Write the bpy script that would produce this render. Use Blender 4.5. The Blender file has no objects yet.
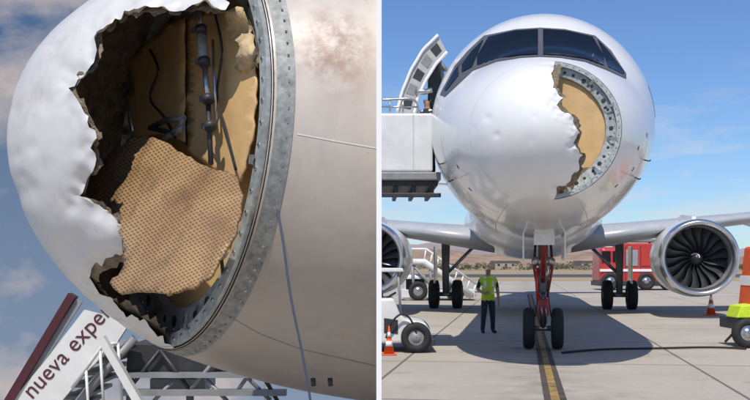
import bpy, bmesh, math, random
import numpy as np
from mathutils import Vector, Matrix, Euler, noise as mnoise
from mathutils.bvhtree import BVHTree
random.seed(7)
F=983.0; CH=1.55
CAM=Vector((0,0,CH))
def P(px,py,D): return Vector((float((px-375)/F*D), float(D), float(CH+(265-py)/F*D)))
def G(px,D,z=0): return Vector((float((px-375)/F*D), float(D), float(z)))
def toPx(v): return (375+v.x/v.y*F, 265-(v.z-CH)/v.y*F)
sc=bpy.context.scene
# ---------------------------------------------------------------- materials
def newmat(name):
    m=bpy.data.materials.new(name); m.use_nodes=True
    nt=m.node_tree; b=nt.nodes['Principled BSDF']; return m,nt,b
def M(name,col,rough=.5,metal=0,var=.12,scale=4,bump=0,coat=0,bscale=None,detail=6):
    m,nt,b=newmat(name); N=nt.nodes; L=nt.links
    g=N.new('ShaderNodeNewGeometry')
    n=N.new('ShaderNodeTexNoise'); n.inputs['Scale'].default_value=scale; n.inputs['Detail'].default_value=detail; n.inputs['Roughness'].default_value=.65
    L.new(g.outputs['Position'],n.inputs['Vector'])
    mr=N.new('ShaderNodeMapRange'); mr.inputs[1].default_value=.3; mr.inputs[2].default_value=.7
    L.new(n.outputs['Fac'],mr.inputs[0])
    mx=N.new('ShaderNodeMix'); mx.data_type='RGBA'
    mx.inputs['A'].default_value=(*[c*(1-var) for c in col],1)
    mx.inputs['B'].default_value=(*[min(1,c*(1+var)) for c in col],1)
    L.new(mr.outputs[0],mx.inputs['Factor']); L.new(mx.outputs['Result'],b.inputs['Base Color'])
    b.inputs['Roughness'].default_value=rough; b.inputs['Metallic'].default_value=metal
    if coat: b.inputs['Coat Weight'].default_value=coat; b.inputs['Coat Roughness'].default_value=.08
    if bump:
        n2=N.new('ShaderNodeTexNoise'); n2.inputs['Scale'].default_value=bscale or scale*3; n2.inputs['Detail'].default_value=4
        L.new(g.outputs['Position'],n2.inputs['Vector'])
        bp=N.new('ShaderNodeBump'); bp.inputs['Strength'].default_value=bump; bp.inputs['Distance'].default_value=.05
        L.new(n2.outputs['Fac'],bp.inputs['Height']); L.new(bp.outputs['Normal'],b.inputs['Normal'])
    return m
white=M('white_paint',(.80,.80,.78),.25,0,.035,1.5,bump=.07,coat=.5,bscale=1.6)
cream=M('torn_edge',(.74,.71,.64),.8,0,.22,25,bump=.5)
liner=M('radome_liner',(.19,.145,.10),.85,0,.6,14,bump=.6)
innerd=M('radome_inside',(.045,.035,.028),.85,0,.5,8,bump=.4)
tan=M('bulkhead_panel',(.64,.42,.19),.5,0,.15,3.0,bump=.06,bscale=20)
alu=M('aluminium',(.40,.43,.41),.55,.3,.35,16,bump=.1)
alud=M('aluminium_worn',(.24,.25,.24),.6,.3,.4,30,bump=.05)
steel=M('steel',(.45,.45,.46),.3,.9,.2,20)
darkm=M('dark_metal',(.045,.045,.05),.5,.3,.3,10)
black=M('black_rubber',(.018,.018,.018),.75,0,.3,10)
blackg=M('window_frame',(.10,.10,.105),.4,0,.1,10)
glass=M('cockpit_glass',(.006,.008,.011),.08,0,.2,2)
glass.node_tree.nodes['Principled BSDF'].inputs['IOR'].default_value=1.32
lip=M('inlet_lip',(.62,.63,.65),.22,.9,.1,3)
nac=M('nacelle_paint',(.72,.73,.73),.3,0,.06,2,coat=.4)
wingm=M('wing_grey',(.42,.44,.46),.4,.1,.1,1.5)
redp=M('red_paint',(.48,.03,.022),.35,0,.15,3,coat=.3)
redg=M('red_gear',(.30,.028,.022),.5,0,.4,9)
orange=M('cone_orange',(.75,.10,.02),.55,0,.15,9)
refl=M('reflective_white',(.8,.8,.8),.4,0,.05,9)
hiv=M('hivis_yellow',(.55,.72,.03),.75,0,.12,14,bump=.3)
navy=M('navy_cloth',(.02,.024,.04),.85,0,.3,14,bump=.3)
skin=M('skin',(.42,.22,.14),.55,0,.1,12)
hair=M('hair',(.02,.014,.01),.7,0,.3,30)
vehw=M('vehicle_white',(.68,.68,.66),.4,0,.1,3,bump=.05,coat=.2)
vehg=M('vehicle_grey',(.24,.25,.26),.5,.1,.2,5)
maroon=M('maroon_trim',(.07,.012,.018),.5,0,.2,6)
divider_m=M('divider_white',(.85,.85,.85),.7,0,.02,3)
# ---------------------------------------------------------------- helpers
class Grp:
    def __init__(s,name,loc):
        s.e=bpy.data.objects.new(name,None); s.loc=Vector(loc); s.e.location=s.loc; s.e.empty_display_size=.3
        sc.collection.objects.link(s.e)
    def add(s,o):
        o.parent=s.e; o.matrix_parent_inverse=Matrix.Translation(-s.loc); return o
def mesh(name,verts,faces,mats,grp=None,smooth=False,midx=None,recalc=True):
    me=bpy.data.meshes.new(name); me.from_pydata([tuple(v) for v in verts],[],faces)
    if not isinstance(mats,(list,tuple)): mats=[mats]
    for m in mats: me.materials.append(m)
    if midx is not None:
        for p,i in zip(me.polygons,midx): p.material_index=i
    if recalc:
        bm=bmesh.new(); bm.from_mesh(me); bmesh.ops.recalc_face_normals(bm,faces=bm.faces); bm.to_mesh(me); bm.free()
    if smooth:
        for p in me.polygons: p.use_smooth=True
    o=bpy.data.objects.new(name,me); sc.collection.objects.link(o)
    if grp: grp.add(o)
    return o
def bake(o):
    dg=bpy.context.evaluated_depsgraph_get(); dg.update()
    me=bpy.data.meshes.new_from_object(o.evaluated_get(dg)); o.modifiers.clear(); o.data=me
def box(grp,name,c,size,mat,rot=(0,0,0),bev=.02,taper=None):
    hx,hy,hz=[q/2 for q in size]; tx,ty=taper or (1,1)
    vs=[(-hx,-hy,-hz),(hx,-hy,-hz),(hx,hy,-hz),(-hx,hy,-hz),(-hx*tx,-hy*ty,hz),(hx*tx,-hy*ty,hz),(hx*tx,hy*ty,hz),(-hx*tx,hy*ty,hz)]
    R=Euler(rot).to_matrix(); vs=[R@Vector(v)+Vector(c) for v in vs]
    o=mesh(name,vs,[(0,1,2,3),(4,5,6,7),(0,1,5,4),(1,2,6,5),(2,3,7,6),(3,0,4,7)],mat,grp)
    if bev:
        b=o.modifiers.new('b','BEVEL'); b.width=min(bev,min(size)*.4); b.segments=2
    return o
def tube(grp,name,pts,r,mat,seg=10,radii=None):
    pts=[Vector(p) for p in pts]; vs=[];fs=[]
    up=Vector((.13,.21,1)).normalized()
    for i,p in enumerate(pts):
        d=(pts[min(i+1,len(pts)-1)]-pts[max(i-1,0)]).normalized()
        a=d.cross(up)
        if a.length<.1: a=d.cross(Vector((1,0,0)))
        a.normalize(); b=d.cross(a); rr=radii[i] if radii else r
        for k in range(seg):
            t=2*math.pi*k/seg; vs.append(p+rr*(math.cos(t)*a+math.sin(t)*b))
    for i in range(len(pts)-1):
        for k in range(seg):
            fs.append((i*seg+k,i*seg+(k+1)%seg,(i+1)*seg+(k+1)%seg,(i+1)*seg+k))
    fs.append(tuple(range(seg))); fs.append(tuple((len(pts)-1)*seg+k for k in range(seg)))
    o=mesh(name,vs,fs,mat,grp)
    for p in o.data.polygons:
        if len(p.vertices)==4: p.use_smooth=True
    return o
def smoothpts(pts,n=5):
    pts=[Vector(p) for p in pts]; out=[]
    for i in range(len(pts)-1):
        p0=pts[max(i-1,0)];p1=pts[i];p2=pts[i+1];p3=pts[min(i+2,len(pts)-1)]
        for k in range(n):
            t=k/n; out.append(.5*((2*p1)+(p2-p0)*t+(2*p0-5*p1+4*p2-p3)*t*t+(-p0+3*p1-3*p2+p3)*t**3))
    out.append(pts[-1]); return out
def loft(grp,name,rings,mat,cap=True,smooth=True,midx_fn=None,closed=True):
    n=len(rings[0]); vs=[v for r in rings for v in r]; fs=[];mi=[]
    for i in range(len(rings)-1):
        for k in range(n if closed else n-1):
            fs.append((i*n+k,i*n+(k+1)%n,(i+1)*n+(k+1)%n,(i+1)*n+k)); mi.append(midx_fn(i,k) if midx_fn else 0)
    if cap:
        fs.append(tuple(range(n))); mi.append(0); fs.append(tuple((len(rings)-1)*n+k for k in range(n))); mi.append(0)
    return mesh(name,vs,fs,mat,grp,smooth,mi)
def wheel(grp,name,c,axis,r,w,rimmat=None,rim=.55):
    axis=Vector(axis).normalized(); a=axis.cross(Vector((0,0,1))).normalized(); b=axis.cross(a)
    prof=[(-w*.25,r*rim*.9),(-w*.42,r*rim),(-w*.5,r*.75),(-w*.42,r*.94),(-w*.2,r),(w*.2,r),(w*.42,r*.94),(w*.5,r*.75),(w*.42,r*rim),(w*.25,r*rim*.9)]
    rings=[[Vector(c)+axis*x+rr*(math.cos(t)*a+math.sin(t)*b) for t in [2*math.pi*k/28 for k in range(28)]] for x,rr in prof]
    loft(grp,name,rings,black)
    hub=[(-w*.3,r*rim*.92),(-w*.3,r*.3),(-w*.42,r*.25),(-w*.42,.01)]
    for sgn in (1,-1):
        rings=[[Vector(c)+axis*x*sgn+rr*(math.cos(t)*a+math.sin(t)*b) for t in [2*math.pi*k/20 for k in range(20)]] for x,rr in hub]
        loft(grp,name+'_hub',rings,rimmat or steel,cap=False)
def tri_poly(poly,maxlen,iters=6):
    bm=bmesh.new(); f=bm.faces.new([bm.verts.new((x,y,0)) for x,y in poly])
    bmesh.ops.triangulate(bm,faces=[f])
    for _ in range(iters):
        es=[e for e in bm.edges if e.calc_length()>maxlen]
        if not es: break
        bmesh.ops.subdivide_edges(bm,edges=es,cuts=1); bmesh.ops.triangulate(bm,faces=[q for q in bm.faces if len(q.verts)>3])
    return bm
def patch(grp,name,poly,bvh,off,mat,cuts=4,smooth=True,maxlen=7):
    bm=tri_poly(poly,maxlen,cuts)
    bad=[]
    for v in bm.verts:
        d=(P(v.co.x,v.co.y,1)-CAM).normalized(); h=bvh.ray_cast(CAM,d)
        if h[0] is None: bad.append(v); continue
        n=h[1] if h[1].dot(d)<0 else -h[1]
        v.co=h[0]+n*off
    bmesh.ops.delete(bm,geom=bad,context='VERTS')
    me=bpy.data.meshes.new(name); bm.to_mesh(me); bm.free(); me.materials.append(mat)
    if smooth:
        for p in me.polygons: p.use_smooth=True
    o=bpy.data.objects.new(name,me); sc.collection.objects.link(o); grp.add(o); return o
def strip(grp,name,pts,wpx,bvh,off,mat):
    pts2=[]
    for i in range(len(pts)-1):
        a,b=Vector(pts[i]),Vector(pts[i+1]); n=max(1,int((b-a).length/4))
        for k in range(n): pts2.append(a.lerp(b,k/n))
    pts2.append(Vector(pts[-1])); vs=[];fs=[]
    for i,p in enumerate(pts2):
        d=(pts2[min(i+1,len(pts2)-1)]-pts2[max(i-1,0)]).normalized(); q=Vector((-d.y,d.x))*wpx/2
        for s in (1,-1):
            c=p+q*s; dr=(P(c.x,c.y,1)-CAM).normalized(); h=bvh.ray_cast(CAM,dr)
            if h[0] is None: return None
            n=h[1] if h[1].dot(dr)<0 else -h[1]; vs.append(h[0]+n*off)
    for i in range(len(pts2)-1): fs.append((2*i,2*i+1,2*i+3,2*i+2))
    return mesh(name,vs,fs,mat,grp,recalc=False)
def rough_poly(poly,amp,step=6,seed=1):
    R=random.Random(seed); out=[]
    for i in range(len(poly)):
        a=Vector(poly[i]); b=Vector(poly[(i+1)%len(poly)]); n=max(1,int((b-a).length/step)); d=(b-a).normalized(); q=Vector((-d.y,d.x))
        for k in range(n):
            p=a.lerp(b,k/n)
            if k: p=p+q*R.uniform(-amp,amp)+d*R.uniform(-amp,amp)*.5
            out.append((p.x,p.y))
    return out
# ---------------------------------------------------------------- airframe shape
T=np.array([
[0,0,3.48,3.48,3.48],[.1,.38,3.86,3.10,3.48],[.25,.60,4.06,2.88,3.48],[.5,.86,4.28,2.65,3.48],[.8,1.06,4.45,2.48,3.48],
[1.2,1.27,4.62,2.36,3.52],[1.6,1.44,4.75,2.28,3.57],[2.1,1.60,4.90,2.22,3.65],[2.6,1.72,5.20,2.17,3.75],[3.0,1.80,5.48,2.13,3.83],
[3.6,1.88,5.80,2.10,3.92],[4.5,1.95,6.04,2.07,4.0],[6,2.0,6.19,2.05,4.08],[9,2.0,6.20,2.05,4.1],[30,2.0,6.18,2.05,4.1],[37,1.3,6.15,3.5,4.9],[42,.3,6.0,5.2,5.6]])
def pchip(x,y):
    h=np.diff(x); d=np.diff(y)/h; m=np.zeros(len(x)); m[0]=d[0]; m[-1]=d[-1]
    for i in range(1,len(x)-1):
        if d[i-1]*d[i]>0:
            w1=2*h[i]+h[i-1]; w2=h[i]+2*h[i-1]; m[i]=(w1+w2)/(w1/d[i-1]+w2/d[i])
    def f(q):
        i=min(max(np.searchsorted(x,q)-1,0),len(x)-2); t=(q-x[i])/h[i]
        return float((1+2*t)*(1-t)**2*y[i]+t*(1-t)**2*h[i]*m[i]+t*t*(3-2*t)*y[i+1]+t*t*(t-1)*h[i]*m[i+1])
    return f
U=np.sqrt(T[:,0]); fw,ft,fb,fc=[pchip(U,T[:,k]) for k in (1,2,3,4)]
SR=.82
def sec(s,th,k=1.0):
    u=math.sqrt(max(s,0)); w=fw(u); zt=ft(u); zb=fb(u); zc=fc(u)
    y=w*math.cos(th)*k; sn=math.sin(th); z=zc+((zt-zc) if sn>0 else (zc-zb))*sn*k
    return y,z
class TF:
    def __init__(s,C,yaw,pitch=0,z0=3.47,s0=SR):
        a0=Vector((math.sin(yaw),math.cos(yaw),0)); s.r=Vector((math.cos(yaw),-math.sin(yaw),0)); zz=Vector((0,0,1))
        s.a=a0*math.cos(pitch)-zz*math.sin(pitch); s.u=zz*math.cos(pitch)+a0*math.sin(pitch); s.C=Vector(C); s.z0=z0; s.s0=s0
    def __call__(s,st,y,z): return s.C+s.a*float(st-s.s0)+s.r*float(y)+s.u*float(z-s.z0)
def ringpts(tf,s,n,k=1.0,ds=0):
    return [tf(s+ds,*sec(s,2*math.pi*i/n,k)) for i in range(n)]
def fuselage(grp,tf,smax,mat,n=170,name='fuselage'):
    ss=[SR,.86,.9,1.0]; 
    while ss[-1]<min(smax,7): ss.append(ss[-1]+.12)
    for q in (9,12,18,24,28,30,32,34,36,38,40,42):
        if q<=smax: ss.append(q)
    return loft(grp,name,[ringpts(tf,s,n) for s in ss],mat,cap=False)
def radome(grp,name,tf,k,poly,zfar,mats,near,thick=.028,s1=SR-.001,crumple=0,dents=(),fall=10,n=170,m_=64,fq=7):
    us=[float(q) for q in np.linspace(.03,math.sqrt(s1),m_)]
    rings=[ringpts(tf,u*u,n,k,(1-k)*1.0) for u in us]
    vs=[v for r in rings for v in r]; fs=[]
    for i in range(len(rings)-1):
        for q in range(n): fs.append((i*n+q,i*n+(q+1)%n,(i+1)*n+(q+1)%n,(i+1)*n+q))
    fs.append(tuple(range(n)))
    o=mesh(name,vs,fs,mats,grp)
    me=o.data
    tipf=me.polygons[len(fs)-1]
    if tipf.normal.dot(tf.a)>0:
        bm=bmesh.new(); bm.from_mesh(me); bmesh.ops.reverse_faces(bm,faces=bm.faces); bm.to_mesh(me); bm.free()
    m=o.modifiers.new('s','SOLIDIFY'); m.thickness=thick; m.offset=-1; m.material_offset=1; m.material_offset_rim=1
    bake(o)
    nn=len(poly); cv=[P(x,y,near) for x,y in poly]+[zfar(x,y) for x,y in poly]
    cf=[(i,(i+1)%nn,nn+(i+1)%nn,nn+i) for i in range(nn)]+[tuple(range(nn)),tuple(range(nn,2*nn))]
    c=mesh('cutter',cv,cf,mats,None); 
    for p in c.data.polygons: p.material_index=2
    b=o.modifiers.new('b','BOOLEAN'); b.operation='DIFFERENCE'; b.solver='EXACT'; b.object=c
    bpy.context.view_layer.update(); bake(o)
    bpy.data.objects.remove(c)
    if crumple or dents:
        bm=bmesh.new(); bm.from_mesh(o.data); bmesh.ops.remove_doubles(bm,verts=bm.verts,dist=1e-5)
        pa=np.array(poly); pb_=np.roll(pa,-1,axis=0); ab=pb_-pa; ll=np.maximum((ab**2).sum(1),1e-9)
        cen=tf(SR,0,3.47); c2=cen+tf.a*-.2; tip=tf(0,0,3.47)
        for v in bm.verts:
            px,py=toPx(v.co); q0=np.array((px,py))
            t=np.clip(((q0-pa)*ab).sum(1)/ll,0,1); d=float(np.sqrt(((q0-(pa+ab*t[:,None]))**2).sum(1).min()))
            inw=(c2-v.co); inw.normalize()
            f=math.exp(-(d/fall)**1.3)*abs(crumple)
            rim=max(0,min(1,(SR-(v.co-tip).dot(tf.a))/.12))
            q=v.co*fq
            w=mnoise.noise(q)*.9+mnoise.noise(q*2.3)*.5
            disp=f*(.45+w)*rim
            for (dx,dy,rr,am) in dents:
                e=((px-dx)**2+(py-dy)**2)/(rr*rr)
                if e<6: disp+=am*math.exp(-e)*rim
            v.co+=inw*disp
        bm.to_mesh(o.data); bm.free()
    for p in o.data.polygons: p.use_smooth=(p.material_index!=2)
    o.data.set_sharp_from_angle(angle=math.radians(38))
    return o
def mount(grp,tf,left=False):
    n=120
    rs=[ringpts(tf,SR,n,.992,.0),ringpts(tf,SR,n,.992,.0-.02),ringpts(tf,SR,n,.93,-.02),ringpts(tf,SR,n,.925,.03),ringpts(tf,SR,n,.80,.05),ringpts(tf,SR,n,.79,.09)]
    loft(grp,'frame_ring',rs,alu,cap=False,smooth=False)
    R=random.Random(3); bv=[];bf=[];hv=[];hf=[]
    if left:
        loft(grp,'seal',[ringpts(tf,SR,n,.995,.004),ringpts(tf,SR,n,1.005,.004),ringpts(tf,SR,n,1.005,.016)],black,cap=False)
        loft(grp,'joint_strip',[ringpts(tf,SR+.016,n,1.003),ringpts(tf,SR+.03,n,1.0035),ringpts(tf,SR+.082,n,1.0035)],alud,cap=False)
        for i in range(110):
            th=2*math.pi*i/110; y,z=sec(SR+.06,th,1.0045); p=tf(SR+.06,y,z); n_=(tf.r*math.cos(th)+tf.u*math.sin(th)).normalized(); a=n_.cross(tf.a).normalized(); b0=len(bv)
            for q in range(8): bv.append(p+n_*.002+.0065*(math.cos(q*.785)*a+math.sin(q*.785)*tf.a))
            bf.append(tuple(range(b0,b0+8)))
    rs=[ringpts(tf,SR,n,.80,.10)]
    c=tf(SR+.10,0,3.47); vs=rs[0]+[c]; fs=[(i,(i+1)%n,n) for i in range(n)]
    mesh('bulkhead',vs,fs,tan,grp,recalc=False)
    def disc(V,Fc,s,th,k,rr,ds,h):
        y,z=sec(s,th,k); p=tf(s+ds,y,z); b=len(V)
        for j in range(8): V.append(p+rr*(math.cos(j*.785)*tf.r+math.sin(j*.785)*tf.u))
        for j in range(8): V.append(p+rr*.8*(math.cos(j*.785)*tf.r+math.sin(j*.785)*tf.u)-tf.a*h)
        Fc.append(tuple(b+8+j for j in range(8)))
        for j in range(8): Fc.append((b+j,b+(j+1)%8,b+8+(j+1)%8,b+8+j))
    for i in range(64): disc(bv,bf,SR,2*math.pi*i/64,.96,.010,-.02,.006)
    for i in range(56): disc(bv,bf,SR,2*math.pi*(i+.4)/56,.905,.008,.03,.006)
    for i in range(40):
        disc(hv,hf,SR,2*math.pi*(i+.2*R.random())/40,.865,.022 if i%3 else .034,.036,.002)
    mesh('bolts',bv,bf,steel,grp); mesh('lightening_holes',hv,hf,darkm,grp)
    for i in range(12):
        th=2*math.pi*(i+.5+.2*R.random())/12; w=.022
        pts=[]
        for k,ds in ((.82,.03),(.86,-.012),(.95,-.03)):
            for e in (-w,w): y,z=sec(SR,th+e,k); pts.append(tf(SR+ds,y,z))
        mesh('clip',pts,[(0,1,3,2),(2,3,5,4)],alud if i%2 else steel,grp,recalc=False)
RD=random.Random(12)
# ================================================================= RIGHT : airliner on apron
yaw=math.atan(.15)
Cr=Vector((2.30+.15*SR*.989,13.2+SR*.989,3.47))
tfR=TF(Cr,yaw)
air=Grp('airliner',tfR(6,0,0))
fus=fuselage(air,tfR,42,white)
bvR=BVHTree.FromPolygons([v.co.copy() for v in fus.data.vertices],[tuple(p.vertices) for p in fus.data.polygons])
holeR=[(556,58),(572,60),(600,68),(622,90),(628,130),(618,172),(598,196),(570,210),(553,206),(555,198),(557,190),(570,184),(579,172),(584,156),(576,147),(580,133),(575,118),(566,112),(557,104),(564,97),(553,88),(551,73)]
far=lambda x,y:P(x,y,Cr.y+.5)
dn=[(487,118,4,.014),(496,135,3.5,.012),(515,170,6,.009),(470,128,4.5,.010),(545,78,6,.014)]
for _ in range(12):
    a=RD.uniform(0,6.28); r=RD.random()**.5*72; dn.append((540+r*math.cos(a),132+r*math.sin(a),RD.uniform(3.2,7),RD.uniform(.002,.006)))
radome(air,'radome',tfR,1.0,rough_poly(holeR,1.7,4,4),far,[white,innerd,cream],12,crumple=.05,fall=6,dents=dn,n=220,m_=76,thick=.024)
holeR2=[(563,66),(590,68),(622,90),(628,130),(618,172),(590,200),(572,200),(557,199),(560,191),(573,185),(581,172),(586,156),(578,146),(582,132),(577,117),(568,111),(559,104),(567,97),(556,87)]
radome(air,'radome_inner_skin',tfR,.965,rough_poly(holeR2,1.8,3,9),far,[liner,liner,cream],12,.008)
mount(air,tfR)
for a,b in (((590,95),(596,170)),((570,90),(585,175))):
    tube(air,'strut',[P(*a,14.15),P((a[0]+b[0])/2+2,(a[1]+b[1])/2,14.1),P(*b,14.15)],.014,alud,8)
mesh('torn_liner_flap',[P(560,176,14.0),P(582,168,14.0),P(598,166,14.02),P(590,180,14.0),P(572,194,13.98),P(560,192,13.95)],[(0,1,5),(1,2,3,4),(1,4,5)],liner,air)
patch(air,'window_surround',[(540.5,28),(565,29.5),(595,36),(611,51),(626,74),(626,79),(606,70),(585,62),(560,58),(540.5,57),(521,58),(496,62),(473,71),(445,97),(440,95),(455,66),(468,51),(484,36),(516,29.5)],bvR,.008,blackg)
for nm,pl in {'windshield_a':[(543,30),(566,31.5),(592,37.5),(603.5,56.5),(603.5,66),(585,59.5),(562,56),(543,55)],
              'windshield_b':[(538,30),(515,31.5),(489,37.5),(477.5,56.5),(477.5,66),(496,59.5),(519,56),(538,55)],
              'side_window_a':[(597,40),(608,52),(624,73),(623,75),(608,67.5)],
              'side_window_b':[(484,40),(472,52),(462.5,65),(462.5,73),(472.5,67.5)],
              'side_window_c':[(469,55),(456.5,69),(445,90),(447,91),(459,76),(459,67)]}.items():
    patch(air,nm,pl,bvR,.02,glass,3,maxlen=5)
for e in (-1,1): 
    tube(air,'wiper',[P(540+e*5,59,14.9),P(540+e*12,52,15.3),P(540+e*24,44,15.75)],.014,darkm,6)
seam=M('seam_grey',(.48,.48,.48),.5)
def loopseam(s,th0,th1,wd=.006,nm='skin_seam'):
    n=50; vs=[];fs=[]
    for i in range(n+1):
        th=th0+(th1-th0)*i/n
        for ds in (-wd,wd): y,z=sec(s+ds,th,1.0022); vs.append(tfR(s+ds,y,z))
    for i in range(n): fs.append((2*i,2*i+1,2*i+3,2*i+2))
    mesh(nm,vs,fs,seam,air,recalc=False)
for s in (2.05,4.2): loopseam(s,math.pi*1.02,math.pi*1.98)
for th in (-.55,math.pi+.55,-1.15,math.pi+1.15):
    vs=[];fs=[]
    for i in range(40):
        s=1.2+i*.12
        for dt in (-.003,.003): y,z=sec(s,th+dt,1.0022); vs.append(tfR(s,y,z))
    for i in range(39): fs.append((2*i,2*i+1,2*i+3,2*i+2))
    mesh('skin_seam',vs,fs,seam,air,recalc=False)
for th in (-.35,-.55,math.pi+.35,math.pi+.55):
    y,z=sec(2.3,th,1.0); y2,z2=sec(2.3,th,1.045); tube(air,'pitot_probe',[tfR(2.3,y,z),tfR(2.25,y2,z2),tfR(2.10,y2,z2)],.010,darkm,6)
bluep=M('blue_livery',(.03,.25,.45),.4); redmark=M('red_mark',(.5,.03,.03),.5)
def sidepatch(s0,s1,t0,t1,mat,k=1.003,nm='marking'):
    vs=[];fs=[];n=8
    for i in range(n+1):
        for j in range(n+1):
            s=s0+(s1-s0)*i/n; y,z=sec(s,t0+(t1-t0)*j/n,k); vs.append(tfR(s,y,z))
    for i in range(n):
        for j in range(n): a=i*(n+1)+j; fs.append((a,a+1,a+n+2,a+n+1))
    mesh(nm,vs,fs,mat,air,True,recalc=False)
sidepatch(3.4,4.0,.05,.35,bluep); sidepatch(2.6,2.66,-.6,-.56,redmark); sidepatch(2.6,2.66,math.pi+.5,math.pi+.54,redmark)
for s,t in ((1.5,-.25),(1.7,-.5),(1.5,-.75),(1.9,-.1),(1.5,math.pi+.4),(1.7,math.pi+.7)): sidepatch(s,s+.04,t,t+.05,darkm)
rs=[]
for s,w,zb in ((13.5,.8,2.2),(15.5,1.7,1.95),(18,2.15,1.75),(23,2.15,1.75),(26,1.6,1.95),(28,.6,2.3)):
    rs.append([tfR(s,w*math.cos(t),2.9+(2.9-zb)*math.sin(t)) for t in [2*math.pi*k/32 for k in range(32)]])
loft(air,'belly_fairing',rs,white)
def airfoil(f,le,ch,t,n=10):
    top=[];bot=[]
    for i in range(n+1):
        x=(1-math.cos(math.pi*i/n))/2; th=5*t*(.2969*math.sqrt(x)-.126*x-.3516*x*x+.2843*x**3-.1015*x**4)
        top.append(f(le+x*ch,th*ch)); bot.append(f(le+x*ch,-th*ch*.7))
    return top+bot[::-1][1:-1]
fanm=M('fan_blade',(.10,.105,.115),.32,.6)
for sg in (1,-1):
    rs=[airfoil(lambda s,h,y=y,z=z:tfR(s,sg*y,z+h),le,ch,t) for y,le,ch,z,t in ((1.2,16.2,7.0,2.28,.14),(3.5,17.6,5.6,2.6,.13),(6.4,19.4,4.1,3.0,.12),(11,22.0,2.9,3.55,.11),(16.6,25.2,1.6,4.3,.10),(17.2,26.2,.8,5.4,.1),(17.4,27.0,.5,6.3,.1))]
    loft(air,'wing',rs,wingm)
    rs=[airfoil(lambda s,h,y=y,z=z:tfR(s,sg*y,z+h),le,ch,.1) for y,le,ch,z in ((.3,37,3.2,5.5),(5.6,40,1.4,6.1))]
    loft(air,'tailplane',rs,white)
    for yy in (8.3,11.2):
        tube(air,'flap_fairing',[tfR(19.7+yy*.3,sg*yy,2.75+yy*.045),tfR(21.5+yy*.3,sg*yy,2.6+yy*.05),tfR(24.5+yy*.3,sg*yy,2.75+yy*.05)],.2,white,10,[.03,.2,.04])
    c0=(15.9,4.74 if sg>0 else -4.95,1.76); ES=.925
    def er(ds,r,n=64): return [tfR(c0[0]+ds,c0[1]+ES*r*math.cos(2*math.pi*k/n),c0[2]+ES*r*math.sin(2*math.pi*k/n)*.985) for k in range(n)]
    prof=[(.95,.99),(.5,.985),(.2,1.0),(.08,1.04),(.01,1.10),(0,1.135),(.02,1.17),(.1,1.205),(.28,1.235),(.3,1.236),(1.0,1.27),(2.2,1.24),(3.2,1.05),(3.2,.85)]
    loft(air,'engine_nacelle',[er(*q) for q in prof],[nac,lip,vehg],cap=False,midx_fn=lambda i,k:2 if i<2 else (1 if i<8 else 0))
    loft(air,'core_nozzle',[er(3.0,.84),er(3.6,.6),er(4.2,.4),er(4.2,.05)],steel,cap=False)
    loft(air,'intake_back',[er(.96,.99),er(.97,.01)],M('intake_black',(.006,.006,.007),.8),cap=False)
    loft(air,'spinner',[er(.50,.010),er(.53,.07),er(.60,.15),er(.72,.23),er(.8,.26)],M('spinner_grey',(.03,.03,.033),.35),cap=True)
    vs=[];fs=[]
    for k in range(18):
        t0=2*math.pi*k/18; b=len(vs)
        for j in range(9):
            r=.24+.73*j/8; sw=.30*math.sin(j/8*2.4)*.6; tw=.085+.055*j/8
            for e,dd in ((-1,-.10),(0,-.02),(1,.12)):
                t=t0+sw+e*tw/max(.45,r); vs.append(tfR(c0[0]+.74+dd*(1-.4*j/8),c0[1]+ES*r*math.cos(t),c0[2]+ES*r*math.sin(t)))
        for j in range(8):
            for e in (0,1): fs.append((b+3*j+e,b+3*j+e+1,b+3*j+e+4,b+3*j+e+3))
    mesh('fan_blades',vs,fs,fanm,air,True,recalc=False)
    sv=[];sf=[]
    for j in range(12):
        t=j*.24; r=.05+j*.012
        for e in (-.018,.018): sv.append(tfR(c0[0]+.50+((r+e)/.26)**1.5*.26-.015,c0[1]+ES*(r+e)*math.cos(t),c0[2]+ES*(r+e)*math.sin(t)))
    for j in range(11): sf.append((2*j,2*j+1,2*j+3,2*j+2))
    mesh('spinner_spiral',sv,sf,refl,air,recalc=False)
    rs=[]
    for s,w,zt_,zb_ in ((17.0,.06,3.0,2.75),(18,.22,3.1,2.6),(20,.24,2.9,2.3),(22,.1,2.8,2.5)):
        rs.append([tfR(s,c0[1]+w*x,z) for x,z in ((-1,zb_),(1,zb_),(1,zt_),(-1,zt_))])
    loft(air,'pylon',rs,white,smooth=False)
    gs,gy=22.0,sg*3.05
    tube(air,'main_strut',[tfR(gs,gy,2.5),tfR(gs,gy,.5)],.13,vehg,12,[.16,.11])
    tube(air,'main_axle',[tfR(gs,gy-.42,.5),tfR(gs,gy+.42,.5)],.08,steel)
    tube(air,'drag_brace',[tfR(gs,gy,1.2),tfR(gs,gy-sg*1.0,2.2)],.06,steel)
    for e in (-.42,.42): wheel(air,'main_wheel',tfR(gs,gy+e,.5),tfR.r,.52,.36,vehg)
    box(air,'gear_door',tfR(gs-.2,gy+sg*.35,1.55),(.05,1.1,1.3),white,(0,0,-yaw),.02)
rs=[airfoil(lambda s,h,z=z:tfR(s,h,z),le,ch,.1) for z,le,ch in ((5.9,34,6),(11.6,39.5,2.2))]
loft(air,'fin',rs,white)
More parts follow.
